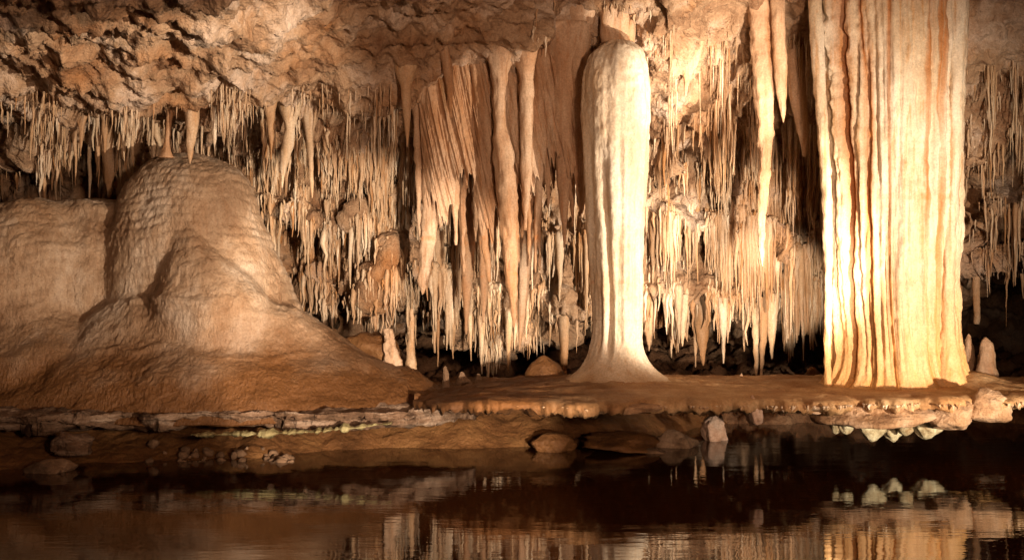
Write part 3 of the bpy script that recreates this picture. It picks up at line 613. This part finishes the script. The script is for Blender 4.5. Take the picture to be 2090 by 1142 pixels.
LOW = [
    ([(610, 1412, 1452), (660, 1417, 1450), (700, 1424, 1444), (746, 1434, 1437)], 12.2, 'widest pale stalactite above the dark hollow between the columns'),
    ([(640, 1467, 1486), (690, 1472, 1482), (741, 1476, 1478)], 12.2, 'slender white stalactite next right of the widest pale one'),
    ([(600, 1526, 1556), (680, 1535, 1550), (740, 1539, 1548), (764, 1541, 1546)], 12.1, 'knobbly orange stalactite lowest of all above the dark hollow'),
    ([(650, 1550, 1568), (710, 1550, 1562), (779, 1552, 1555)], 12.3, 'brown stalactite tucked right behind the knobbly orange one'),
    ([(640, 1564, 1588), (690, 1568, 1582), (732, 1574, 1577)], 12.2, 'short cream stalactite right of the knobbly orange one'),
    ([(540, 1606, 1644), (600, 1612, 1638), (660, 1615, 1630), (697, 1616, 1625)], 12.0, 'blunt ended stalactite above the dark hollow near the fluted column'),
    ([(660, 1414, 1426), (710, 1417, 1423), (749, 1419, 1420)], 12.3, 'thin orange stalactite left of the widest pale one'),
    ([(650, 1312, 1334), (690, 1318, 1330), (716, 1324, 1326)], 12.0, 'cluster end stalactite at the right edge of the smooth column foot'),
    ([(590, 1640, 1668), (650, 1648, 1662), (706, 1655, 1657)], 12.1, 'cream stalactite between the blunt one and the fluted column'),
    ([(640, 1385, 1404), (680, 1388, 1398), (706, 1392, 1394)], 12.3, 'short white stalactite above the hollow near the smooth column'),
    ([(510, 1970, 2008), (570, 1982, 2002), (620, 1986, 2000), (661, 1989, 1999)], 11.6, 'blunt long stalactite at the far right beside the fluted column'),
    ([(510, 1946, 1978), (560, 1951, 1968), (600, 1955, 1964), (636, 1958, 1960)], 11.6, 'pointed stalactite touching the right side of the fluted column'),
]
CEg = CE; kk = np.where((KI > 10.3) & (KI < 11.9))[0]
for rows, d, lab in LOW:
    pm = (rows[0][1] + rows[0][2]) / 2; ip_ = int(np.argmin(np.abs(pxs - pm))); jj = kk[np.argmin(CEg[ip_, kk, 2])]
    d = float(CEg[ip_, jj, 1]) - 0.03; ytop = float(to_px(CEg[ip_, jj])[1]) - 8; rows = [r for r in rows if r[0] > ytop + 20]
    w0 = (rows[0][2] - rows[0][1]) / 2; m0 = (rows[0][1] + rows[0][2]) / 2
    rows = [(ytop, m0 - w0 * 1.2, m0 + w0 * 1.2)] + rows
    hang('stalactite', rows, d, lab, nseg=44, nside=16, fine=.010, up=False)

def stand(name, rows, d, label, cat='stalagmite', mat=M_DRAPE, depth=0.9, lump=.14, fine=.012, nseg=40, nside=22):
    HERO_N[0] += 1
    y0, l0, r0 = min(rows); w0 = (r0 - l0) / 2; m0 = (l0 + r0) / 2
    rows = [(y0 - w0 * .55, m0 - w0 * .2, m0 + w0 * .2), (y0 - w0 * .35, m0 - w0 * .7, m0 + w0 * .7)] + rows
    Gr = outline(rows, d, nseg, nside, depth, lump, 8, .03, 5, HERO_N[0] * 1.1, fine)
    V, F = tube(Gr); return tag(mesh_obj(name, V, F, mat), label, cat)
stand('stalagmite', [(682, 1974, 1980), (695, 1971, 1984), (730, 1970, 1990), (765, 1968, 1994), (800, 1964, 2000)], 11.0, 'narrow leaning stalagmite right of the fluted column foot')
stand('stalagmite', [(691, 2006, 2018), (705, 2000, 2025), (745, 1994, 2033), (790, 1988, 2042), (810, 1985, 2048)], 10.8, 'blunt thick stalagmite at the far right on the shelf')
stand('stalagmite', [(762, 1511, 1516), (775, 1508, 1519), (800, 1505, 1524)], 10.9, 'tiny stalagmite on the shelf edge between the columns')
stand('stalagmite', [(752, 1648, 1664), (770, 1644, 1680), (805, 1640, 1692)], 11.2, 'low cut off stalagmite left of the fluted column foot', mat=M_MUD)
stand('stalagmite', [(748, 906, 913), (765, 904, 917), (800, 902, 920)], 10.9, 'leftmost stalagmite in the dark gap beside the mound toe', mat=M_ROCK)
stand('stalagmite', [(760, 938, 946), (775, 932, 958), (805, 926, 972)], 11.1, 'twin topped stubby stalagmite in the dark gap behind the shelf', lump=.3, mat=M_ROCK)
stand('stalagmite', [(763, 973, 979), (780, 971, 984), (805, 968, 992)], 11.0, 'third small stalagmite in the dark gap behind the shelf', mat=M_ROCK)
stand('stalagmite', [(780, 995, 999), (790, 994, 1002), (806, 992, 1008)], 11.0, 'smallest stalagmite at the right of the dark gap row', mat=M_ROCK)
stand('mud_dome', [(733, 1095, 1125), (742, 1082, 1142), (760, 1072, 1152), (790, 1066, 1166), (820, 1060, 1180)], 10.7, 'rounded brown mud dome left of the smooth column foot', 'mud dome', M_MUD, .9, .06, .006)
stand('stalagmite', [(674, 786, 802), (700, 784, 806), (722, 786, 814), (745, 782, 820)], 10.6, 'pinkish broken stub on the right flank of the mound', mat=M_DRAPE, lump=.25, fine=.03)
stand('stalagmite', [(630, 836, 843), (660, 834, 846), (700, 832, 846), (760, 828, 852)], 11.2, 'thin upright yellowish stalagmite behind the mound toe', mat=M_STAL)
tag(rock('boulder', P(765, 720, 10.9), (.28, .25, .22), M_MUD, 3.0), 'brown boulder with a dark hollow on the mound right flank', 'boulder')

# ------------------------------------------------------------------ shore below: ledge, mud bank, stones
pst = np.linspace(-260, 965, 330); xw2 = PX(pst, 9.5); nsec = 80
fd = 9.20 + 0.20 * n1(pst / 90, 70) + 0.05 * n1(pst / 25, 71) + np.interp(pst, [-260, 150, 260, 420, 800, 880, 965], [-.25, -.2, .05, 0.05, .12, .35, .95])
u = np.linspace(0, 1, nsec); Sy = np.empty((330, nsec)); Sz = np.empty_like(Sy)
sec_t = [0, .35, .5, .62, .8, 1.0]
for i in range(330):
    k = np.interp(pst[i], [-260, 930], [0, 1])
    Sy[i] = np.interp(u, sec_t, [10.4, fd[i] + .12, fd[i], fd[i] + .03, fd[i] + .10, fd[i] + .9])
    Sz[i] = np.interp(u, sec_t, [.47, .43, .40, .36, .30, .27])
Sg = np.stack([np.repeat(xw2[:, None], nsec, 1), Sy, Sz], -1)
nn = grid_normals(Sg); nn *= np.sign((nn * (np.array([0, 0, 1.4]) - Sg)).sum(-1))[..., None]
Sg = Sg + nn * (0.030 * ridged(Sg * np.array([0.9, 1.5, 13.0]), 3) - 0.05 + 0.014 * fbm(Sg * np.array([4, 4, 24.0]), 3) + 0.05 * fbm(Sg * np.array([1.5, 2, 2.0]), 3) + 0.02 * fbm(Sg * 9, 3))[..., None]
tag(mesh_obj('rock_ledge', Sg.reshape(-1, 3), grid_faces(330, nsec), M_LEDGE), 'layered grey rock ledge below the mound along the lake', 'ledge')
# pale yellow lip along the underside of the ledge
Gr = outline([(872, 400, 415)] * 1 + [(873, 400, 415)], 9, 4, 4)
pst2 = np.linspace(395, 800, 150); th = np.linspace(0, 2 * np.pi, 16, endpoint=False)
lp = PX(pst2, 9.2); hh = np.interp(pst2, [395, 430, 600, 700, 800], [.006, .016, .026, .026, .008]) * np.clip(.7 + 1.6 * n1(pst2 / 18, 90) + .8 * n1(pst2 / 6, 93), .12, 2); zz = PZ(np.interp(pst2, [395, 500, 640, 800], [884, 883, 878, 862]), 9.2)
Lg = np.stack([np.repeat(lp[:, None], 16, 1), 9.16 + 0.06 * n1(pst2 / 50, 91)[:, None] + (hh[:, None] + .05) * np.sin(th), zz[:, None] + hh[:, None] * np.cos(th)], -1)
Lg[..., 2] += .012 * fbm(Lg * 14, 3); Lg[..., 1] += .02 * fbm(Lg * 9 + 4, 3)
V, F = tube(Lg); tag(mesh_obj('calcite_lip', V, F, M_PALE), 'pale yellow calcite lip under the grey ledge at the waterside', 'calcite lip')
# mud bank
xs = np.linspace(-6.2, 4.0, 420); ys = np.linspace(7.6, 12.5, 200)
X, Y = np.meshgrid(xs, ys, indexing='ij'); pxx = X * FPX / 9.6 + XC
shore = np.interp(pxx, [-400, 0, 120, 350, 520, 620, 700, 900, 1150, 1330, 1420, 1500, 1700], [8.3, 8.75, 8.95, 9.35, 9.45, 9.75, 10.0, 10.15, 10.2, 10.35, 11.0, 11.6, 12.4])
q = np.stack([X, Y, np.zeros_like(X)], -1)
shore = shore + 0.22 * fbm(q * np.array([1.2, .2, 1]), 3)
rise = np.interp(pxx, [0, 400, 620, 720, 1000, 1200, 1500], [.26, .28, .42, .55, .5, .38, .3])
Z = -0.05 + np.clip((Y - shore + .1), -2, 3) * rise * 1.2; Z = np.minimum(Z, 0.42 + .05 * fbm(q, 2))
Z = Z + 0.025 * fbm(q * 3.5, 4) + 0.018 * ridged(q * 6, 3)
Z = np.maximum(Z, -0.4)
bank = mesh_obj('mud_bank', np.stack([X, Y, Z], -1).reshape(-1, 3), grid_faces(420, 200), M_MUD); tag(bank, 'wet brown mud bank sloping into the lake', None, None, 'structure')
BB = BVHTree.FromPolygons([tuple(v) for v in np.stack([X, Y, Z], -1).reshape(-1, 3)], [tuple(int(i) for i in q_) for q_ in grid_faces(420, 200)])
def bank_z(x, y):
    h = BB.ray_cast(Vector((x, y, 3)), Vector((0, 0, -1)), 5); return h[0].z if h[0] is not None else 0.0
def place_rock(px, d, w, h, mat, label, cat='rock', seed=0.0, lift=0.0, group=None, name='rock', sub=3, lump=.4):
    x = PX(px, d); s = w * d / FPX / 2; hz = h * d / FPX / 2
    z = max(bank_z(x, d), -0.02) + hz * .5 + lift
    return tag(rock(name, (x, d, z), (s, s * .8, hz * 1.3), mat, seed, sub=sub, lump=lump), label, cat, group)
place_rock(105, 8.72, 95, 34, M_ROCK, 'black flat rock half in the water at the left shore', seed=1.2, sub=4)
place_rock(150, 9.02, 90, 44, M_LEDGE, 'whitish square boulder set in the ledge at left', 'boulder', 5.9, .14, sub=4)
place_rock(1458, 10.6, 70, 58, M_PINK, 'white rounded rock standing in the water under the shelf', 'rock', 7.7, .02, sub=4)
place_rock(1262, 9.9, 160, 34, M_MUD, 'flat tilted slab lying on the bank under the shelf', 'slab', 8.8, .05, sub=4)
place_rock(1132, 9.9, 90, 36, M_MUD, 'pinkish brown rock on the bank below the shelf', 'rock', 9.4, .02, sub=4)
place_rock(1375, 10.2, 100, 40, M_ROCK, 'brown slanted rock beside the white rounded rock', 'rock', 3.4, .02, sub=4)
place_rock(1330, 9.8, 60, 16, M_ROCK, 'dark low rock at the waterline under the shelf', 'rock', 3.9, .0, sub=4)
for i in range(44):
    px = rng.uniform(300, 620); d = rng.uniform(9.2, 9.55); w = rng.uniform(8, 26)
    place_rock(px, d, w, w * .7, M_ROCK, 'small dark stone in the wet gravel patch below the ledge', 'stone', rng.uniform(0, 40), 0.0, 'stones of the gravel patch below the ledge', 'stone', 2)

# ------------------------------------------------------------------ scattered stalactites on every lip and over the ceiling
CEf = CE.reshape(-1, 3); KIg = np.broadcast_to(KI[None, :], (NPX, NT)).ravel(); PXg = np.repeat(pxs, NT)
sx_, sy_ = to_px(CEf)
def pick(n, k0, k1, p0, p1, weight=None):
    ok = np.where((KIg >= k0) & (KIg < k1) & (PXg >= p0) & (PXg < p1))[0]
    w_ = np.ones(len(ok)) if weight is None else weight(PXg[ok], KIg[ok])
    w_ = w_ * CEf[ok, 1] * np.clip(.25 - CEN[ok], 0.0005, .6); w_ = w_ / w_.sum()
    return rng.choice(ok, n, p=w_)
clump = lambda a, k: np.clip(0.25 + 1.6 * n1(a / 55.0, 50 + 0.0) + .6 * n1(a / 17.0, 51), 0.04, 2.0)
batches = []   # roots, length, radius, zone
def scatter(n, k0, k1, p0, p1, l0, l1, r0, r1, zone, pw=1.6, weight=clump):
    ix = pick(n, k0, k1, p0, p1, weight); rt = CEf[ix].copy(); rt[:, 2] += 0.04
    rt[:, :2] += rng.normal(size=(n, 2)) * .02
    ln = (l0 + (l1 - l0) * rng.random(n) ** pw) * np.clip(0.85 + 0.9 * n1(PXg[ix] / 26.0, 33 + k0) + .5 * n1(PXg[ix] / 9.0, 35 + k0), .3, 1.8); rd = r0 + (r1 - r0) * np.clip(.25 * rng.random(n) + 1.2 * rng.random(n) * ((ln - l0) / (l1 - l0 + .01)).clip(0, 1.3) ** 1.3, 0, 1.2)
    batches.append((rt, ln, rd, np.full(n, zone)))
# zones: 0 left ceiling, 1 above mound, 2 upper curtain, 3 middle curtain, 4 lower curtain (left of column)
# 5 ceiling between columns, 6 upper, 7 middle, 8 lowest between columns, 9..11 right of the fluted column
scatter(609, 2.6, 3.4, -100, 520, .04, .30, .006, .014, 0)
scatter(899, 4.4, 7.6, -100, 470, .08, .58, .010, .042, 0)
scatter(188, 5.0, 8.0, -100, 330, .25, .7, .03, .07, 0)
scatter(464, 3.0, 4.6, 500, 880, .05, .35, .006, .014, 2)
scatter(2175, 4.2, 6.2, 480, 930, .12, .55, .011, .036, 2)
scatter(1812, 6.6, 9.0, 500, 960, .12, .60, .012, .040, 3)
scatter(130, 7.2, 8.7, 500, 960, .3, .8, .02, .05, 3)
scatter(1595, 9.6, 12.0, 560, 1220, .10, .45, .012, .042, 4)
scatter(725, 12.0, 13.4, 600, 1220, .08, .40, .008, .030, 4)
scatter(652, 4.0, 6.2, 900, 1210, .15, .8, .010, .030, 3)
scatter(725, 6.6, 9.2, 900, 1215, .2, .9, .010, .035, 3)
scatter(101, 7.4, 11.7, 880, 1215, .4, 1.0, .03, .075, 3)
scatter(609, 2.8, 4.6, 1320, 1690, .06, .55, .006, .016, 5)
scatter(1740, 4.0, 6.3, 1320, 1690, .12, .65, .011, .037, 6)
scatter(2465, 6.4, 9.0, 1310, 1700, .15, .75, .012, .044, 7)
scatter(2755, 9.3, 11.9, 1305, 1705, .12, .52, .013, .048, 8)
scatter(159, 10.4, 11.7, 1305, 1705, .25, .60, .025, .055, 8)
scatter(232, 12.2, 13.3, 1305, 1705, .10, .35, .010, .030, 8)
scatter(609, 3.0, 5.7, 1930, 2250, .08, .6, .008, .022, 9)
scatter(522, 7.2, 8.8, 1930, 2250, .1, .6, .008, .03, 10)
scatter(435, 10.4, 11.7, 1930, 2250, .1, .5, .010, .035, 11)
scatter(3600, 4.0, 12.6, 500, 1230, .05, .24, .012, .034, 4)
scatter(3400, 4.0, 12.0, 1300, 1710, .05, .26, .012, .036, 7)
scatter(420, 12.0, 13.5, 850, 1215, .12, .50, .012, .040, 4)
scatter(377, 1.6, 3.2, 1080, 1330, .03, .18, .008, .022, 5)
RT = np.concatenate([b[0] for b in batches]); LN = np.concatenate([b[1] for b in batches]); RD = np.concatenate([b[2] for b in batches]); ZN = np.concatenate([b[3] for b in batches])
ax, ay = to_px(RT); bx, by = to_px(RT - np.stack([0 * LN, 0 * LN, LN], -1))
inview = (ax > 0) & (ax < 2090) & (by > 10) & (ay < 800)
size = LN * RD / RT[:, 1] ** 2 * inview
ZN = np.where((ZN == 3) & (ax < 840), 12, ZN); ZN = np.where((ZN == 4) & (ax > 880), 13, ZN)
order = np.argsort(-size); big = np.zeros(len(LN), bool); big[order[:250]] = True
tint = np.clip(rng.normal(.25, .3, len(LN)), 0, 1)
V, F, tn = straw_batch(RT[~big], LN[~big], RD[~big], 5, 6, .012, tint=tint[~big], seed=11)
o = mesh_obj('soda_straws', V, F, M_STRAW, None, tint=tn)
tag(o, 'countless thin cream soda straws fringing every rock lip of the ceiling', 'soda straws', None, 'stuff')
ZNAME = {0: 'on the ceiling left of the mound', 2: 'in the upper straw curtain right of the mound', 3: 'behind the brown draperies', 12: 'in the middle straw curtain right of the mound', 13: 'in the low fringe left of the smooth column foot', 4: 'in the lowest straw curtain right of the mound',
         5: 'high on the ceiling between the columns', 6: 'on the upper lip between the columns', 7: 'on the middle lip between the columns', 8: 'on the lowest lip between the columns',
         9: 'on the upper lip right of the fluted column', 10: 'on the middle lip right of the fluted column', 11: 'on the lowest lip right of the fluted column'}
ONES = ['', 'first', 'second', 'third', 'fourth', 'fifth', 'sixth', 'seventh', 'eighth', 'ninth', 'tenth', 'eleventh', 'twelfth', 'thirteenth', 'fourteenth', 'fifteenth', 'sixteenth', 'seventeenth', 'eighteenth', 'nineteenth']
TENS = {2: ('twentieth', 'twenty'), 3: ('thirtieth', 'thirty'), 4: ('fortieth', 'forty'), 5: ('fiftieth', 'fifty'), 6: ('sixtieth', 'sixty'), 7: ('seventieth', 'seventy'), 8: ('eightieth', 'eighty'), 9: ('ninetieth', 'ninety')}
def ordinal(n):
    if n >= 100: return 'hundred-and-' + ordinal(n - 100) if n > 100 else 'hundredth'
    if n < 20: return ONES[n]
    a, b_ = divmod(n, 10); return TENS[a][0] if b_ == 0 else TENS[a][1] + '-' + ONES[b_]
for zid in sorted(set(ZN[big])):
    idx = np.where(big & (ZN == zid))[0]; idx = idx[np.argsort(ax[idx])]
    cls = np.where(LN[idx] > .6, 'long', np.where(RD[idx] > .04, 'stout', 'slim'))
    cnt = {}
    for j, i in enumerate(idx):
        cnt[cls[j]] = cnt.get(cls[j], 0) + 1
        V, F, _ = straw_batch(RT[i:i + 1], LN[i:i + 1], RD[i:i + 1], 9, 12, .015, wob=.06, seed=int(100 + i), jit=.05)
        G1 = V.reshape(12, 9, 3); V, F = tube(G1)
        o = mesh_obj('stalactite', V, F, M_STAL)
        tag(o, '%s %s stalactite from the left %s' % (ordinal(cnt[cls[j]]), cls[j], ZNAME[int(zid)]), 'stalactite', 'stalactites ' + ZNAME[int(zid)])
print('straws', len(LN), 'tris', sum(len(m.polygons) for m in bpy.data.meshes))
